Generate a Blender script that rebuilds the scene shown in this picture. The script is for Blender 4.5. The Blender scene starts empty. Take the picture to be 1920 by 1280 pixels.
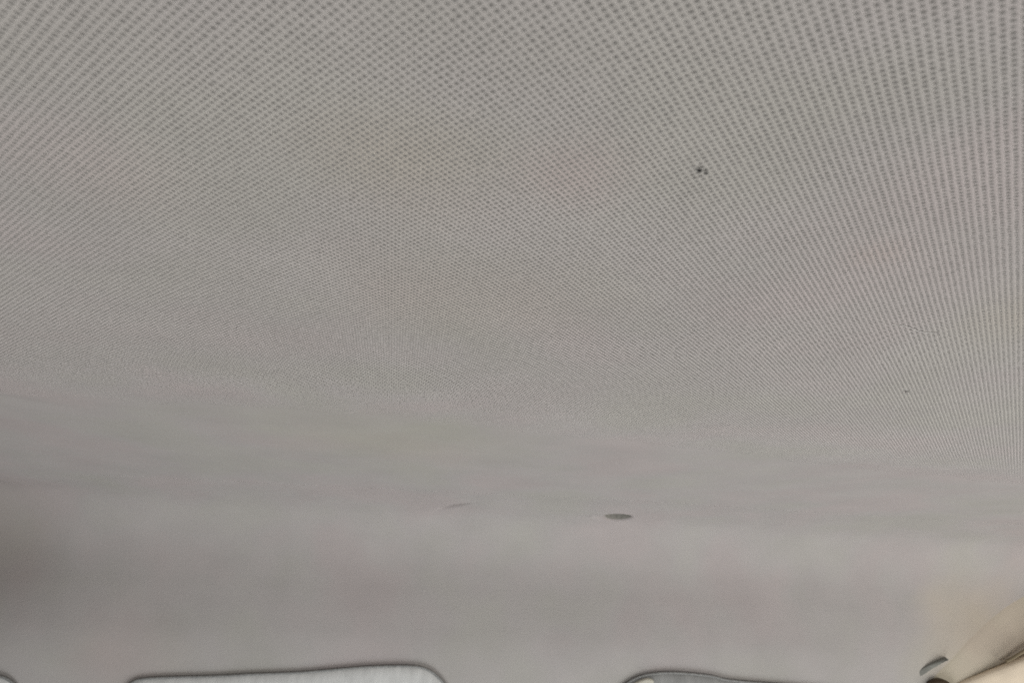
import bpy, bmesh, math, random
import numpy as np
from mathutils import Vector, Matrix

random.seed(7)
rng = np.random.default_rng(7)
S = bpy.context.scene
C = S.collection

# ------------------------------------------------------------------ camera
# x = across the car, y = towards the windscreen, z = up; the phone is held at the origin, 15 cm under the roof
FPX, WPX, HPX = 1390.0, 1920.0, 1280.0
F = Vector(((735 - 960) / FPX, -(1120 - 640) / FPX, -1)).normalized()      # car's forward axis in camera space
U = Vector((1, -0.036, 0)).cross(F)
U = (U if U.y > 0 else -U).normalized()
R = F.cross(U).normalized()
CAM = Matrix((R, F, U))                                                    # camera space -> car space
cam_data = bpy.data.cameras.new('camera')
cam_data.sensor_width = 36.0
cam_data.lens = 36.0 * FPX / WPX
cam_data.clip_start = 0.01
cam_data.clip_end = 100
cam_data.dof.use_dof = True
cam_data.dof.focus_distance = 0.55
cam_data.dof.aperture_fstop = 13.0
cam = bpy.data.objects.new('camera', cam_data)
C.objects.link(cam)
cam.matrix_world = CAM.to_4x4()
S.camera = cam

# ------------------------------------------------------------------ light
W = bpy.data.worlds.new('World')
S.world = W
W.use_nodes = True
W.node_tree.nodes['Background'].inputs['Color'].default_value = (1.0, 0.99, 0.975, 1)
W.node_tree.nodes['Background'].inputs['Strength'].default_value = 0.11


def area(name, loc, target, sx, sy, power, col):
    d = bpy.data.lights.new(name, 'AREA')
    d.shape = 'RECTANGLE'
    d.size, d.size_y = sx, sy
    d.energy = power
    d.color = col
    o = bpy.data.objects.new(name, d)
    C.objects.link(o)
    o.location = loc
    o.rotation_euler = (Vector(target) - Vector(loc)).to_track_quat('-Z', 'Y').to_euler()
    return o


area('side_window_light', (1.75, 0.35, -0.55), (0.3, 0.8, 0.12), 1.3, 0.5, 11.0, (1.0, 0.97, 0.92))
area('rear_window_light', (0.3, -1.7, -0.35), (0.3, 0.9, 0.1), 1.3, 0.6, 15.0, (0.985, 0.985, 0.975))
area('floor_bounce_light', (0.15, 0.48, -1.45), (0.2, 0.45, 0.1), 1.6, 0.9, 16.4, (1.0, 0.985, 0.96))
area('front_fill_light', (0.2, 0.98, -0.62), (0.2, 1.3, -0.1), 1.6, 0.25, 0.6, (0.55, 0.80, 1.0))  # added bluish fill lamp, cools and lifts the lower front band

S.render.engine = 'CYCLES'
S.cycles.use_denoising = False
S.cycles.filter_width = 1.1
S.view_settings.view_transform = 'Standard'
S.view_settings.look = 'None'
S.view_settings.exposure = -0.07
S.view_settings.gamma = 1.0

# ------------------------------------------------------------------ helpers


def ray(px, py):
    return (CAM @ Vector(((px - 960) / FPX, -(py - 640) / FPX, -1))).normalized()


def new_mat(name):
    m = bpy.data.materials.new(name)
    m.use_nodes = True
    return m, m.node_tree.nodes, m.node_tree.links, m.node_tree.nodes['Principled BSDF']


def node(ns, t, **kw):
    n = ns.new(t)
    for k, v in kw.items():
        if k in n.inputs:
            n.inputs[k].default_value = v
        else:
            setattr(n, k, v)
    return n


def fabric(name, base, tint_a, tint_b, amount, bump=0.15, bscale=900.0, rough=0.95, stain_light_spots=()):
    """Woven cloth: even grey with faint uneven tinting and fine fibre relief."""
    m, ns, ln, b = new_mat(name)
    co = node(ns, 'ShaderNodeTexCoord')
    n1 = node(ns, 'ShaderNodeTexNoise', Scale=7.0, Detail=2.0)
    n2 = node(ns, 'ShaderNodeTexNoise', Scale=16.0, Detail=4.0)
    n3 = node(ns, 'ShaderNodeTexNoise', Scale=bscale, Detail=3.0)
    ramp = node(ns, 'ShaderNodeValToRGB')
    e = ramp.color_ramp.elements
    e[0].position, e[0].color = 0.36, (*tint_a, 1)
    e[1].position, e[1].color = 0.64, (*tint_b, 1)
    mid = e.new(0.5)
    mid.color = (*base, 1)
    mx = node(ns, 'ShaderNodeMix', data_type='RGBA')
    mx.inputs[0].default_value = amount
    mx.inputs[6].default_value = (*base, 1)
    hv = node(ns, 'ShaderNodeHueSaturation')
    mr = node(ns, 'ShaderNodeMapRange')
    mr.inputs['From Min'].default_value, mr.inputs['From Max'].default_value = 0.3, 0.7
    mr.inputs['To Min'].default_value, mr.inputs['To Max'].default_value = 0.965, 1.035
    bp = node(ns, 'ShaderNodeBump', Strength=bump, Distance=0.0006)
    tint = mx.outputs[2]
    for (sx, sy, sz), srad, scol, sfac in stain_light_spots:
        wob = node(ns, 'ShaderNodeTexNoise', Scale=9.0, Detail=3.0)
        ln.new(co.outputs['Object'], wob.inputs['Vector'])
        off_ = node(ns, 'ShaderNodeVectorMath', operation='MULTIPLY_ADD')
        ln.new(wob.outputs['Color'], off_.inputs[0])
        off_.inputs[1].default_value = (srad, srad, srad)
        ln.new(co.outputs['Object'], off_.inputs[2])
        dist = node(ns, 'ShaderNodeVectorMath', operation='DISTANCE')
        ln.new(off_.outputs[0], dist.inputs[0])
        dist.inputs[1].default_value = (sx + srad / 2, sy + srad / 2, sz + srad / 2)
        fall = node(ns, 'ShaderNodeMapRange', interpolation_type='SMOOTHSTEP')
        fall.inputs['From Min'].default_value, fall.inputs['From Max'].default_value = 0.0, srad * 1.25
        fall.inputs['To Min'].default_value, fall.inputs['To Max'].default_value = sfac, 0.0
        ln.new(dist.outputs['Value'], fall.inputs['Value'])
        sm = node(ns, 'ShaderNodeMix', data_type='RGBA')
        sm.inputs[7].default_value = (*scol, 1)
        ln.new(fall.outputs[0], sm.inputs[0])
        ln.new(tint, sm.inputs[6])
        tint = sm.outputs[2]
    for n in (n1, n2, n3):
        ln.new(co.outputs['Object'], n.inputs['Vector'])
    ln.new(n1.outputs['Fac'], ramp.inputs[0])
    ln.new(ramp.outputs[0], mx.inputs[7])
    ln.new(n2.outputs['Fac'], mr.inputs['Value'])
    ln.new(tint, hv.inputs['Color'])
    ln.new(mr.outputs[0], hv.inputs['Value'])
    ln.new(hv.outputs[0], b.inputs['Base Color'])
    ln.new(n3.outputs['Fac'], bp.inputs['Height'])
    ln.new(bp.outputs[0], b.inputs['Normal'])
    b.inputs['Roughness'].default_value = rough
    b.inputs['Specular IOR Level'].default_value = 0.15
    return m


def plain(name, col, rough=0.6, spec=0.3, nscale=60.0, nvar=0.12, bump=0.1, stretch=(1, 1, 1)):
    m, ns, ln, b = new_mat(name)
    co = node(ns, 'ShaderNodeTexCoord')
    mp = node(ns, 'ShaderNodeMapping')
    mp.inputs['Scale'].default_value = stretch
    n1 = node(ns, 'ShaderNodeTexNoise', Scale=nscale, Detail=4.0)
    mr = node(ns, 'ShaderNodeMapRange')
    mr.inputs['From Min'].default_value, mr.inputs['From Max'].default_value = 0.3, 0.7
    mr.inputs['To Min'].default_value, mr.inputs['To Max'].default_value = 1 - nvar, 1 + nvar
    hv = node(ns, 'ShaderNodeHueSaturation', Color=(*col, 1))
    bp = node(ns, 'ShaderNodeBump', Strength=bump, Distance=0.001)
    ln.new(co.outputs['Object'], mp.inputs[0])
    ln.new(mp.outputs[0], n1.inputs['Vector'])
    ln.new(n1.outputs['Fac'], mr.inputs['Value'])
    ln.new(mr.outputs[0], hv.inputs['Value'])
    ln.new(hv.outputs[0], b.inputs['Base Color'])
    ln.new(n1.outputs['Fac'], bp.inputs['Height'])
    ln.new(bp.outputs[0], b.inputs['Normal'])
    b.inputs['Roughness'].default_value = rough
    b.inputs['Specular IOR Level'].default_value = spec
    return m


TAN, PINK, OLIVE = (0.445, 0.405, 0.355), (0.47, 0.415, 0.395), (0.435, 0.425, 0.36)
STAIN_LIGHT_SPOTS = [((-0.005, 0.245, 0.15), 0.045, TAN, 0.6), ((0.055, 0.235, 0.15), 0.03, PINK, 0.9), ((-0.125, 0.27, 0.15), 0.04, PINK, 0.5),
          ((0.03, 0.36, 0.15), 0.09, TAN, 0.45), ((0.33, 0.30, 0.15), 0.06, TAN, 0.8), ((0.20, 0.27, 0.15), 0.018, PINK, 0.9),
          ((-0.19, 0.21, 0.15), 0.035, TAN, 0.8), ((-0.02, 0.75, 0.15), 0.16, OLIVE, 0.6), ((-0.66, 1.18, 0.07), 0.16, (0.47, 0.41, 0.385), 0.9), ((0.99, 1.22, -0.03), 0.13, (0.535, 0.47, 0.375), 0.8),  # last two: reddish left-corner shade and beige trim bounce, painted as tint
          ((-0.38, 1.23, -0.09), 0.09, PINK, 0.8)]
FABRIC = fabric('headliner_fabric', (0.458, 0.432, 0.416), (0.472, 0.426, 0.416), (0.449, 0.433, 0.400), 0.8, stain_light_spots=STAIN_LIGHT_SPOTS)
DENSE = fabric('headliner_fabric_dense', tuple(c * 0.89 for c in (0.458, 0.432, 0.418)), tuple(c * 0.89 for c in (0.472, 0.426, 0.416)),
               tuple(c * 0.89 for c in (0.449, 0.433, 0.402)), 0.8, bump=0.5, bscale=420.0, stain_light_spots=[(p, r, tuple(c * 0.9 for c in k), f) for p, r, k, f in STAIN_LIGHT_SPOTS])
FOAM = plain('foam_backing', (0.26, 0.25, 0.237), 1.0, 0.0, 500, 0.1)
SLOT_SHADE = plain('slot_shade', (0.27, 0.26, 0.235), 1.0, 0.0, 300, 0.15)  # darker tone put in for the shade inside the slot
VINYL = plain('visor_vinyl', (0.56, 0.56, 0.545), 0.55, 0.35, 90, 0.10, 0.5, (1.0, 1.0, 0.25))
SEAM = plain('visor_seam', (0.24, 0.24, 0.233), 0.6, 0.3, 300, 0.2)
BEIGE = plain('beige_plastic', (0.68, 0.58, 0.45), 0.5, 0.35, 40, 0.06, 0.15)
BOUNCE_TINT = fabric('bounce_tint_cloth', (0.475, 0.425, 0.345), (0.485, 0.42, 0.345), (0.465, 0.425, 0.33), 0.9)  # warm bounce off the beige trim, painted into the cloth colour
BROWN = plain('brown_plastic', (0.055, 0.035, 0.018), 0.5, 0.3, 80, 0.2)
DIRT = plain('dark_dirt', (0.02, 0.02, 0.02), 0.9, 0.1, 900, 0.3)


def tag(o, label=None, cat=None, group=None, kind=None):
    for k, v in (('label', label), ('category', cat), ('group', group), ('kind', kind)):
        if v:
            o[k] = v
    return o


def empty(name, loc):
    o = bpy.data.objects.new(name, None)
    o.empty_display_size = 0.05
    o.location = loc
    C.objects.link(o)
    return o


def mesh_obj(name, verts, faces, mats, parent=None, mat_idx=None, smooth=True):
    me = bpy.data.meshes.new(name)
    me.from_pydata([tuple(v) for v in verts], [], [tuple(f) for f in faces])
    for m in mats:
        me.materials.append(m)
    if mat_idx is not None:
        me.polygons.foreach_set('material_index', mat_idx)
    if smooth:
        me.polygons.foreach_set('use_smooth', [True] * len(me.polygons))
    me.update()
    o = bpy.data.objects.new(name, me)
    C.objects.link(o)
    if parent:
        o.parent = parent
        o.matrix_parent_inverse = Matrix.Translation(parent.location).inverted()
    return o


def tube(name, pts, rad, mat, parent=None, segs=8):
    n = len(pts)
    vs, fs = [], []
    for i, p in enumerate(pts):
        a = Vector(pts[max(i - 1, 0)])
        b = Vector(pts[min(i + 1, n - 1)])
        t = (b - a).normalized()
        u = t.cross(Vector((0, 1, 0.3))).normalized()
        v = t.cross(u)
        r = rad[i] if isinstance(rad, (list, tuple)) else rad
        for k in range(segs):
            q = 2 * math.pi * k / segs
            vs.append(Vector(p) + (u * math.cos(q) + v * math.sin(q)) * r)
    for i in range(n - 1):
        for k in range(segs):
            k2 = (k + 1) % segs
            fs.append((i * segs + k, i * segs + k2, (i + 1) * segs + k2, (i + 1) * segs + k))
    fs.append(tuple(range(segs)))
    fs.append(tuple((n - 1) * segs + k for k in reversed(range(segs))))
    return mesh_obj(name, vs, fs, [mat], parent)


def sstep(a, b, x):
    t = np.clip((x - a) / (b - a), 0, 1)
    return t * t * (3 - 2 * t)


def catmull(pts, n):
    """Smooth curve through pts (list of tuples), n samples per span."""
    P = [np.array(p, float) for p in pts]
    P = [2 * P[0] - P[1]] + P + [2 * P[-1] - P[-2]]
    out = []
    for i in range(1, len(P) - 2):
        for k in range(n):
            t = k / n
            a, b, c, d = P[i - 1], P[i], P[i + 1], P[i + 2]
            out.append(0.5 * ((2 * b) + (c - a) * t + (2 * a - 5 * b + 4 * c - d) * t ** 2 + (3 * b - a - 3 * c + d) * t ** 3))
    out.append(P[-2])
    return np.array(out)


# ------------------------------------------------------------------ headliner
H = 0.15
head = empty('headliner', (0.2, 0.6, H))
tag(head, 'grey fabric car headliner with rows of small pinholes rolling down smoothly to the front', 'headliner')


def sag(x, y):
    """Gentle unevenness of the stretched cloth (metres)."""
    return 0.0012 * np.sin(x * 5.1 + 0.7) * np.sin(y * 4.3 + 1.1) + 0.0006 * np.sin(x * 11.7 + y * 8.3)


def fade_line(x):
    return 0.62 + 0.20 * np.maximum(x, 0) + 0.06 * np.maximum(-x, 0)


# --- perforated sheet: every pinhole is a real dimple
SP = 0.02225 * H
DY = 0.565 * SP
jj = np.arange(int(0.10 / DY), int(0.86 / DY))
ii = np.arange(int(-0.62 / SP), int(1.02 / SP))
II, JJ = np.meshgrid(ii, jj)
cx = (II + 0.5 * (JJ % 2)).ravel() * SP
cy = JJ.ravel() * DY
# keep what the camera (and one a step aside) can see
Minv = np.array(CAM.inverted())
pc = Minv @ np.vstack([cx, cy, np.full_like(cx, H)])
ix = 960 + FPX * pc[0] / -pc[2]
iy = 640 - FPX * pc[1] / -pc[2]
keep = (pc[2] < -0.02) & (ix > -170) & (ix < 2090) & (iy > -190) & (cy < fade_line(cx) + 0.02 + 0.008 * np.sin(cx * 17 + 2 * np.sin(cx * 31)))
cx, cy = cx[keep], cy[keep]
N = len(cx)
c0 = (0.25 + 0.565 ** 2) / 2
y1, y0 = (c0 - 0.25) / 0.565, c0 / 0.565
hexc = np.array([(0.5, -y1), (0.5, y1), (0, y0), (-0.5, y1), (-0.5, -y1), (0, -y0)]) * SP
ang = np.arctan2(hexc[:, 1], hexc[:, 0])
fl = fade_line(cx)
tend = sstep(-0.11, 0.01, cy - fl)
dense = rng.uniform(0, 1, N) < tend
live = 1 - 0.85 * tend
patch = 0.5 + 0.5 * np.sin(cx * 61 + 2 * np.sin(cy * 47)) * np.sin(cy * 73 + 1.5 * np.sin(cx * 39))
depth = 0.00068 * (0.2 + 0.8 * live) * np.where(dense, 0.4, 1.0) * (0.65 + 0.35 * patch) * rng.uniform(0.6, 1.15, N) * (1.0 + 3.2 * np.clip(cy - 0.22, 0, 0.4))
rad = SP * (0.245 + 0.06 * np.clip(cy - 0.25, 0, 0.5)) * (0.7 + 0.3 * live) * (1 - 0.22 * sstep(0.12, 0.45, cx)) * rng.uniform(0.85, 1.12, N)
jx = rng.normal(0, 0.025 * SP, N)
jy = rng.normal(0, 0.025 * SP, N)
out = np.stack([cx[:, None] + hexc[None, :, 0], cy[:, None] + hexc[None, :, 1]], -1).reshape(-1, 2)
key = np.round(out / (SP * 0.02)).astype(np.int64)
kk = key[:, 0] * 1000003 + key[:, 1]
_, first, inv = np.unique(kk, return_index=True, return_inverse=True)
hexv = out[first]
hi = inv.reshape(N, 6)
nH = len(hexv)


def ring(scale):
    return (np.stack([cx[:, None] + jx[:, None] + rad[:, None] * scale * np.cos(ang)[None],
                      cy[:, None] + jy[:, None] + rad[:, None] * scale * np.sin(ang)[None]], -1))


r1, r2 = ring(1.12), ring(0.72)
ctr = np.stack([cx + jx, cy + jy], -1)
vxy = np.vstack([hexv, r1.reshape(-1, 2), r2.reshape(-1, 2), ctr])
dz = np.concatenate([-0.00010 * (1 - sstep(-0.11, 0.0, hexv[:, 1] - fade_line(hexv[:, 0]))), np.zeros(6 * N), np.repeat(depth * 0.75, 6), depth])
vz = H + sag(vxy[:, 0], vxy[:, 1]) + dz
V = np.column_stack([vxy, vz]).astype(np.float32)
i1 = nH + np.arange(6 * N).reshape(N, 6)
i2 = i1 + 6 * N
ic = nH + 12 * N + np.arange(N)
sh = lambda a: np.roll(a, -1, axis=1)
q1 = np.stack([hi, i1, sh(i1), sh(hi)], -1).reshape(-1, 4)
q2 = np.stack([i1, i2, sh(i2), sh(i1)], -1).reshape(-1, 4)
t3 = np.stack([i2, np.repeat(ic[:, None], 6, 1), sh(i2)], -1).reshape(-1, 3)
me = bpy.data.meshes.new('perforated_cloth')
loops = np.concatenate([q1.ravel(), q2.ravel(), t3.ravel()]).astype(np.int32)
nq, nt = len(q1) + len(q2), len(t3)
me.vertices.add(len(V))
me.vertices.foreach_set('co', V.ravel())
me.loops.add(len(loops))
me.loops.foreach_set('vertex_index', loops)
me.polygons.add(nq + nt)
st = np.concatenate([np.arange(nq) * 4, nq * 4 + np.arange(nt) * 3]).astype(np.int32)
me.polygons.foreach_set('loop_start', st)
me.polygons.foreach_set('loop_total', np.concatenate([np.full(nq, 4), np.full(nt, 3)]).astype(np.int32))
me.materials.append(FABRIC)
me.materials.append(FOAM)
me.materials.append(DENSE)
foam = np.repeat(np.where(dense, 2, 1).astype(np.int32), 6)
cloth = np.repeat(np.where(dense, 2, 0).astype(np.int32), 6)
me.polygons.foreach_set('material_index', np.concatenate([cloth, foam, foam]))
me.polygons.foreach_set('use_smooth', np.ones(nq + nt, bool))
me.update(calc_edges=True)
me.validate()
sheet = bpy.data.objects.new('perforated_cloth', me)
C.objects.link(sheet)
sheet.parent = head
sheet.matrix_parent_inverse = Matrix.Translation(head.location).inverted()
print('pinholes', N, 'tris', nq * 2 + nt)

# --- smooth front roll: a swept profile with a slot, a scuff and soft corners
prof = catmull([(-0.60, H), (-0.2, H), (0.10, H), (0.40, H), (0.60, H), (0.74, H), (0.86, 0.1478), (0.97, 0.1425), (1.06, 0.1355),
                (1.12, 0.1280), (1.155, 0.1185), (1.178, 0.1015), (1.195, 0.079), (1.206, 0.055), (1.212, 0.028), (1.215, 0.0),
                (1.218, -0.030), (1.223, -0.065), (1.234, -0.105), (1.25, -0.15), (1.27, -0.20), (1.30, -0.27)], 14)


def pixel_to_front(px, py):
    """Where the sight line of a photo pixel meets the front roll."""
    d = ray(px, py)
    best = None
    for k in range(len(prof) - 1):
        (ya, za), (yb, zb) = prof[k], prof[k + 1]
        fa, fb = za * d.y - ya * d.z, zb * d.y - yb * d.z
        if fa * fb <= 0 and ya > 0.2:
            t = fa / (fa - fb) if fa != fb else 0
            y = ya + (yb - ya) * t
            best = (d.x / d.y * y, k + t)
            break
    return best


xs = np.unique(np.concatenate([np.linspace(-1.0, 1.7, 136)]))
slot_x, slot_k = pixel_to_front(1157, 970)
scuff_x, scuff_k = pixel_to_front(850, 950)
fine = slot_x + np.linspace(-0.035, 0.035, 71)
fine2 = scuff_x + np.linspace(-0.04, 0.04, 41)
for fx in (fine, fine2):
    xs = np.unique(np.round(np.concatenate([xs[(xs < fx[0] - 0.002) | (xs > fx[-1] + 0.002)], fx]), 5))
ks = np.arange(len(prof), dtype=float)
fk = (slot_k + scuff_k) / 2 + np.linspace(-9, 9, 145)
ks = np.unique(np.round(np.concatenate([ks[(ks < fk[0] - .02) | (ks > fk[-1] + .02)], fk]), 4))
PY = np.interp(ks, np.arange(len(prof)), prof[:, 0])
PZ = np.interp(ks, np.arange(len(prof)), prof[:, 1])
ty, tz = np.gradient(PY), np.gradient(PZ)
tl = np.hypot(ty, tz)
ny, nz = -tz / tl, ty / tl                                # outward (away from the cabin)
arc = np.concatenate([[0], np.cumsum(np.hypot(np.diff(PY), np.diff(PZ)))])
slot_a = np.interp(slot_k, ks, arc)
X, A = np.meshgrid(xs, arc)
Y, Z = np.repeat(PY[:, None], len(xs), 1), np.repeat(PZ[:, None], len(xs), 1)
NY, NZ = np.repeat(ny[:, None], len(xs), 1), np.repeat(nz[:, None], len(xs), 1)
off = sag(X, Y) * (1 - sstep(0.8, 1.0, Y))
# clear of the pinholes behind the perforated cloth, flush with it beyond
off = off + 0.0021 * (1 - sstep(-0.02, 0.04, Y - fade_line(X))) + 0.0003
# slot: a shallow torn opening, its inner shade painted dark
u, v = (X - slot_x) / 0.0235, (A - slot_a) / 0.0190
rr = np.sqrt(u * u + v * v)
off = off + 0.018 * (1 - sstep(0.45, 1.1, rr))
off = off + 0.0060 * np.exp(-((X - slot_x + 0.022) / 0.012) ** 2 - ((A - slot_a - 0.007) / 0.006) ** 2)
# scuff: a shallow slanting crease in the cloth
scuff_a = np.interp(scuff_k, ks, arc)
su, sv = X - scuff_x, A - scuff_a
off = off + 0.0080 * np.exp(-((sv + 0.9 * su) / 0.0060) ** 2) * np.exp(-(su / 0.018) ** 2)
# faint crease by the left edge of the perforated cloth
cr_x0, cr_k0 = pixel_to_front(20, 752)
cr_x1, cr_k1 = pixel_to_front(170, 776)
ca0, ca1 = np.interp(cr_k0, ks, arc), np.interp(cr_k1, ks, arc)
cline = ca0 + (ca1 - ca0) * (X - cr_x0) / (cr_x1 - cr_x0)
off = off + 0.0025 * np.exp(-((A - cline) / 0.010) ** 2) * (1 - sstep(cr_x0, cr_x1 + 0.03, X))
# sides roll down to the doors, corner hollow on the left, soft valley before the pillar
front = sstep(0.85, 1.1, Y)
off = off + 0.058 * np.exp(-((X + 0.72) / 0.19) ** 2) * front * np.exp(-((A - arc[-1] + 0.345) / 0.10) ** 2)
drop = 0.30 * np.clip(-0.72 - X, 0, 1) ** 1.6 * 4 + 1.2 * np.clip(X - 1.2, 0, 1) ** 1.6
off = off + 0.005 * np.exp(-((X - 0.91) / 0.05) ** 2) * sstep(0.07, -0.03, Z)
Yn, Zn = Y + NY * off, Z + NZ * off - drop
nr, nc = X.shape
verts = np.column_stack([X.ravel(), Yn.ravel(), Zn.ravel()])
idx = np.arange(nr * nc).reshape(nr, nc)
faces = np.stack([idx[:-1, :-1], idx[1:, :-1], idx[1:, 1:], idx[:-1, 1:]], -1).reshape(-1, 4)
mi = np.zeros(len(faces), np.int32)
rc = rr[:-1, :-1].ravel()
mi[rc < 0.92] = 1
roll = mesh_obj('front_roll', verts.tolist(), faces.tolist(), [DENSE, SLOT_SHADE], head, mi)


# ------------------------------------------------------------------ pads lying on the front roll
def pad(name, outline, n, u, w, mat, parent, rings, back=0.004):
    """Stuffed pad: outline is a list of 3D points in one plane (normal n towards the cabin); rings = (inset, rise)."""
    o2 = [Vector((p.dot(u), p.dot(w))) for p in outline]
    base = sum((p.dot(n) for p in outline), 0.0) / len(outline)
    area2 = sum(a.x * b.y - b.x * a.y for a, b in zip(o2, o2[1:] + o2[:1]))
    sgn = 1 if area2 > 0 else -1
    m = len(o2)
    nor = []
    for i in range(m):
        t = (o2[(i + 1) % m] - o2[i - 1]).normalized()
        nor.append(Vector((-t.y, t.x)) * sgn)
    vs, fs = [], []
    for ins, rise in [(0.0, -back)] + rings:
        for p, q in zip(o2, nor):
            c = p + q * ins
            vs.append(u * c.x + w * c.y + n * (base + rise))
    k = len(rings) + 1
    for r in range(k - 1):
        for i in range(m):
            j = (i + 1) % m
            fs.append((r * m + i, r * m + j, (r + 1) * m + j, (r + 1) * m + i))
    fs.append(tuple((k - 1) * m + i for i in range(m)))
    fs.append(tuple(reversed(range(m))))
    if sgn < 0:
        fs = [tuple(reversed(f)) for f in fs]
    o = mesh_obj(name, vs, fs, [mat], parent)
    bm = bmesh.new()
    bm.from_mesh(o.data)
    bmesh.ops.recalc_face_normals(bm, faces=bm.faces)
    bmesh.ops.triangulate(bm, faces=[f for f in bm.faces if len(f.verts) > 4])
    bm.to_mesh(o.data)
    bm.free()
    return o


def on_plane(pix, p0, n):
    out = []
    for px, py in pix:
        d = ray(px, py)
        out.append(d * (p0.dot(n) / d.dot(n)))
    return out


VN = Vector((0, -0.945, -0.325)).normalized()
VU = Vector((1, 0, 0))
VW = VN.cross(VU).normalized()
VW = VW if VW.z > 0 else -VW
V0 = Vector((0, 1.2335, -0.11))


def visor(label, top, floor_y, mat, seam, seam_r, cap=None):
    """Sun visor: top edge from the pictured curve, the rest of the pad carried on below the frame."""
    pts = catmull(top, 5)
    edge = on_plane(pts, V0, VN)
    low = [p - VW * floor_y for p in (edge[-1], edge[0])]
    r = Vector(low[0]), Vector(low[1])
    body = edge + [r[0] + VW * 0.02, r[0] - VU * 0.012 + VW * 0.004, r[0] - VU * 0.035, r[1] + VU * 0.035, r[1] + VU * 0.012 + VW * 0.004, r[1] + VW * 0.02]
    c = sum(body, Vector()) / len(body)
    root = empty('sun_visor', c)
    tag(root, label, 'sun visor', 'sun visors along the front of the roof')
    pad('visor_pad', body, VN, VU, VW, mat, root, [(0.0, 0.0005), (0.0015, 0.0020), (0.005, 0.0042), (0.012, 0.0058), (0.024, 0.0068)], back=0.002)
    loop = [p + VN * 0.0018 for p in body]
    tube('edge_seam', loop + [loop[0]], seam_r, seam, root, 8)
    if cap:
        cp = on_plane(catmull(cap, 4), V0 + VN * 0.0066, VN)
        pad('end_cap', cp, VN, VU, VW, CAP, root, [(0.0, 0.0), (0.001, 0.0015), (0.003, 0.002)])
    return root


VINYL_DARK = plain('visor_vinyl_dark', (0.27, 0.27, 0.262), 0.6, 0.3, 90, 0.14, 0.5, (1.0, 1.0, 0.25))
CAP = plain('visor_cap_plastic', (0.50, 0.48, 0.41), 0.5, 0.3, 60, 0.08)
visor('wide pale grey sun visor whose top edge slopes up to a rounded right corner',
      [(226, 1306), (236, 1290), (248, 1278), (268, 1271), (320, 1268), (400, 1266), (480, 1262), (560, 1259), (620, 1254), (680, 1249),
       (730, 1247), (768, 1247), (792, 1250), (810, 1258), (824, 1270), (835, 1284), (846, 1304)], 0.15, VINYL, SEAM, 0.0019)
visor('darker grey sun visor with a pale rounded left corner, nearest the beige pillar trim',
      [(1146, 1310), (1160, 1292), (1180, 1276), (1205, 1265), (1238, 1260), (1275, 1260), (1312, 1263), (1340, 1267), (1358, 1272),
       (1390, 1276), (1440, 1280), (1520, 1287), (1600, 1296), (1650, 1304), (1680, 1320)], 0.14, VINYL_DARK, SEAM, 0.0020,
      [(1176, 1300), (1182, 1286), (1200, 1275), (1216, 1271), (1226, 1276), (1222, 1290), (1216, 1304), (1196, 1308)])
visor('pale sun visor at the far left edge with only its rounded corner showing',
      [(-420, 1310), (-405, 1292), (-380, 1280), (-320, 1272), (-200, 1266), (-80, 1264), (-20, 1264), (4, 1267), (18, 1273), (30, 1284), (40, 1300)],
      0.14, VINYL, SEAM, 0.0019)

# ------------------------------------------------------------------ beige pillar trim, lower right corner
px_x, px_k = pixel_to_front(1850, 1235)
P0 = Vector((px_x, np.interp(px_k, np.arange(len(prof)), prof[:, 0]), np.interp(px_k, np.arange(len(prof)), prof[:, 1])))
TN = Vector((-0.15, -0.93, -0.33)).normalized()
TU = Vector((0, 0, 1)).cross(TN).normalized()
TU = TU if TU.x > 0 else -TU
TW = TN.cross(TU).normalized()
TW = TW if TW.z > 0 else -TW
trim = empty('pillar_trim', P0)
tag(trim, 'beige moulded pillar trim with a raised lip in the lower right corner below the headliner', 'trim panel')
F0 = P0 + TN * 0.006
bounce_px = catmull([(1742, 1300), (1738, 1282), (1752, 1262), (1778, 1236), (1820, 1190), (1890, 1130), (1990, 1080), (2060, 1070), (2090, 1180), (2090, 1330),
                 (2000, 1400), (1850, 1400), (1760, 1330)], 5)
from mathutils.bvhtree import BVHTree
tree = BVHTree.FromPolygons([tuple(v) for v in verts], [tuple(f) for f in faces])
cen = np.array((1900.0, 1260.0))
fv, ff, m = [], [], len(bounce_px)
for sc_, rise in ((1.0, -0.0010), (0.95, 0.0004), (0.85, 0.0012), (0.6, 0.002), (0.3, 0.002), (0.05, 0.002)):
    for q in bounce_px:
        d = ray(*(cen + (q - cen) * sc_))
        hit = tree.ray_cast(Vector((0, 0, 0)), d)
        fv.append(hit[0] - d * rise)
for r in range(5):
    for i in range(m):
        j = (i + 1) % m
        ff.append((r * m + i, r * m + j, (r + 1) * m + j, (r + 1) * m + i))
ff.append(tuple(5 * m + i for i in range(m)))
mesh_obj('bounce_patch', fv, ff, [BOUNCE_TINT], trim)  # added patch that carries the trim's bounce light as colour
cv_px = catmull([(1768, 1330), (1772, 1300), (1796, 1281), (1850, 1259), (1892, 1243), (1930, 1228), (1990, 1206), (2070, 1180), (2110, 1240),
                 (2110, 1420), (1960, 1460), (1800, 1430)], 5)
pad('lower_cover', on_plane(cv_px, F0 + TN * 0.005, TN), TN, TU, TW, BEIGE, trim, [(0.0, 0.0), (0.0012, 0.003), (0.0035, 0.0052), (0.010, 0.007), (0.022, 0.0078)], back=0.004)
pg_px = [(1886, 1239), (1897, 1234), (1910, 1226), (1925, 1217), (1945, 1207)]
tube('lip_gap', on_plane(catmull(pg_px, 4), F0 + TN * 0.007, TN), 0.0026, plain('gap_brown', (0.22, 0.18, 0.12), 0.9, 0.1), trim)
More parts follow.
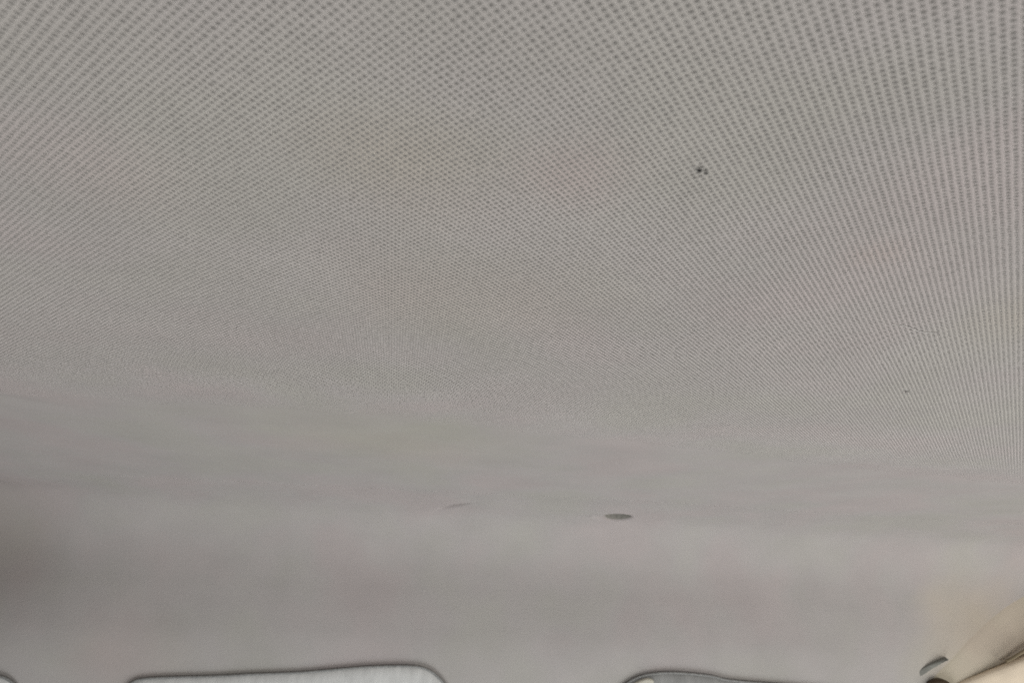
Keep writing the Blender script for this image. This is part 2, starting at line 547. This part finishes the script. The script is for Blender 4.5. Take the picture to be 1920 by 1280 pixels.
sc_px = catmull([(1734, 1292), (1742, 1279), (1756, 1273), (1770, 1274), (1784, 1282), (1790, 1296), (1762, 1306)], 4)
pad('screw_cap', on_plane(sc_px, tree.ray_cast(Vector((0, 0, 0)), ray(1762, 1285))[0] + TN * 0.010, TN), TN, TU, TW, BROWN, trim, [(0.0, 0.0), (0.0015, 0.003), (0.005, 0.005)])
shadow_px = catmull([(1713, 1268), (1722, 1257), (1738, 1248), (1756, 1241), (1778, 1235), (1764, 1244), (1748, 1253), (1733, 1263), (1720, 1271)], 4)
pad('gap_shadow', on_plane(shadow_px, tree.ray_cast(Vector((0, 0, 0)), ray(1740, 1255))[0] + TN * 0.003, TN), TN, TU, TW, plain('gap_shadow_grey', (0.2, 0.2, 0.18), 0.8, 0.2), trim, [(0.0, 0.0), (0.0008, 0.0005), (0.002, 0.0008)], back=0.012)  # dark piece standing in for the shadowed gap beside the trim

# ------------------------------------------------------------------ dirt on the cloth


def speck(px, py, r, label, mat, sx=1.0):
    d = ray(px, py)
    p = d * (H / d.z)
    bm = bmesh.new()
    bmesh.ops.create_icosphere(bm, subdivisions=2, radius=r)
    for v in bm.verts:
        v.co *= 1 + random.uniform(-0.22, 0.22)
        v.co.x *= sx
        v.co.z *= 0.5
    me = bpy.data.meshes.new('dirt_speck')
    bm.to_mesh(me)
    bm.free()
    me.materials.append(mat)
    o = bpy.data.objects.new('dirt_speck', me)
    C.objects.link(o)
    o.location = p - Vector((0, 0, 0.0002))
    o.rotation_euler = (0, 0, random.uniform(-0.5, 0.5))
    tag(o, label, 'speck', 'dirt specks on the perforated cloth')
    return o


speck(1312, 319, 0.00085, 'tiny black speck of dirt on the perforated cloth, darker one of a close pair', DIRT, 1.3)
speck(1324, 324, 0.00070, 'tiny charcoal speck of dirt just right of a darker black speck', plain('grey_dirt', (0.06, 0.06, 0.058), 0.9, 0.1), 1.2)
speck(1700, 735, 0.0012, 'faint grey speck alone near the far right edge of the pinholes', plain('pale_dirt', (0.36, 0.345, 0.325), 0.9, 0.1), 1.2)

LINT = plain('lint_fibre', (0.56, 0.54, 0.52), 0.9, 0.1)
lint_pts = [ray(px, py) * (H / ray(px, py).z) - Vector((0, 0, 0.0001)) for px, py in catmull([(1672, 608), (1700, 612), (1728, 622), (1760, 624)], 4)]
lint = tube('lint_fibre', lint_pts, 0.00024, LINT, None, 6)
tag(lint, 'faint pale lint fibre lying across the pinholes near the right edge', 'lint')
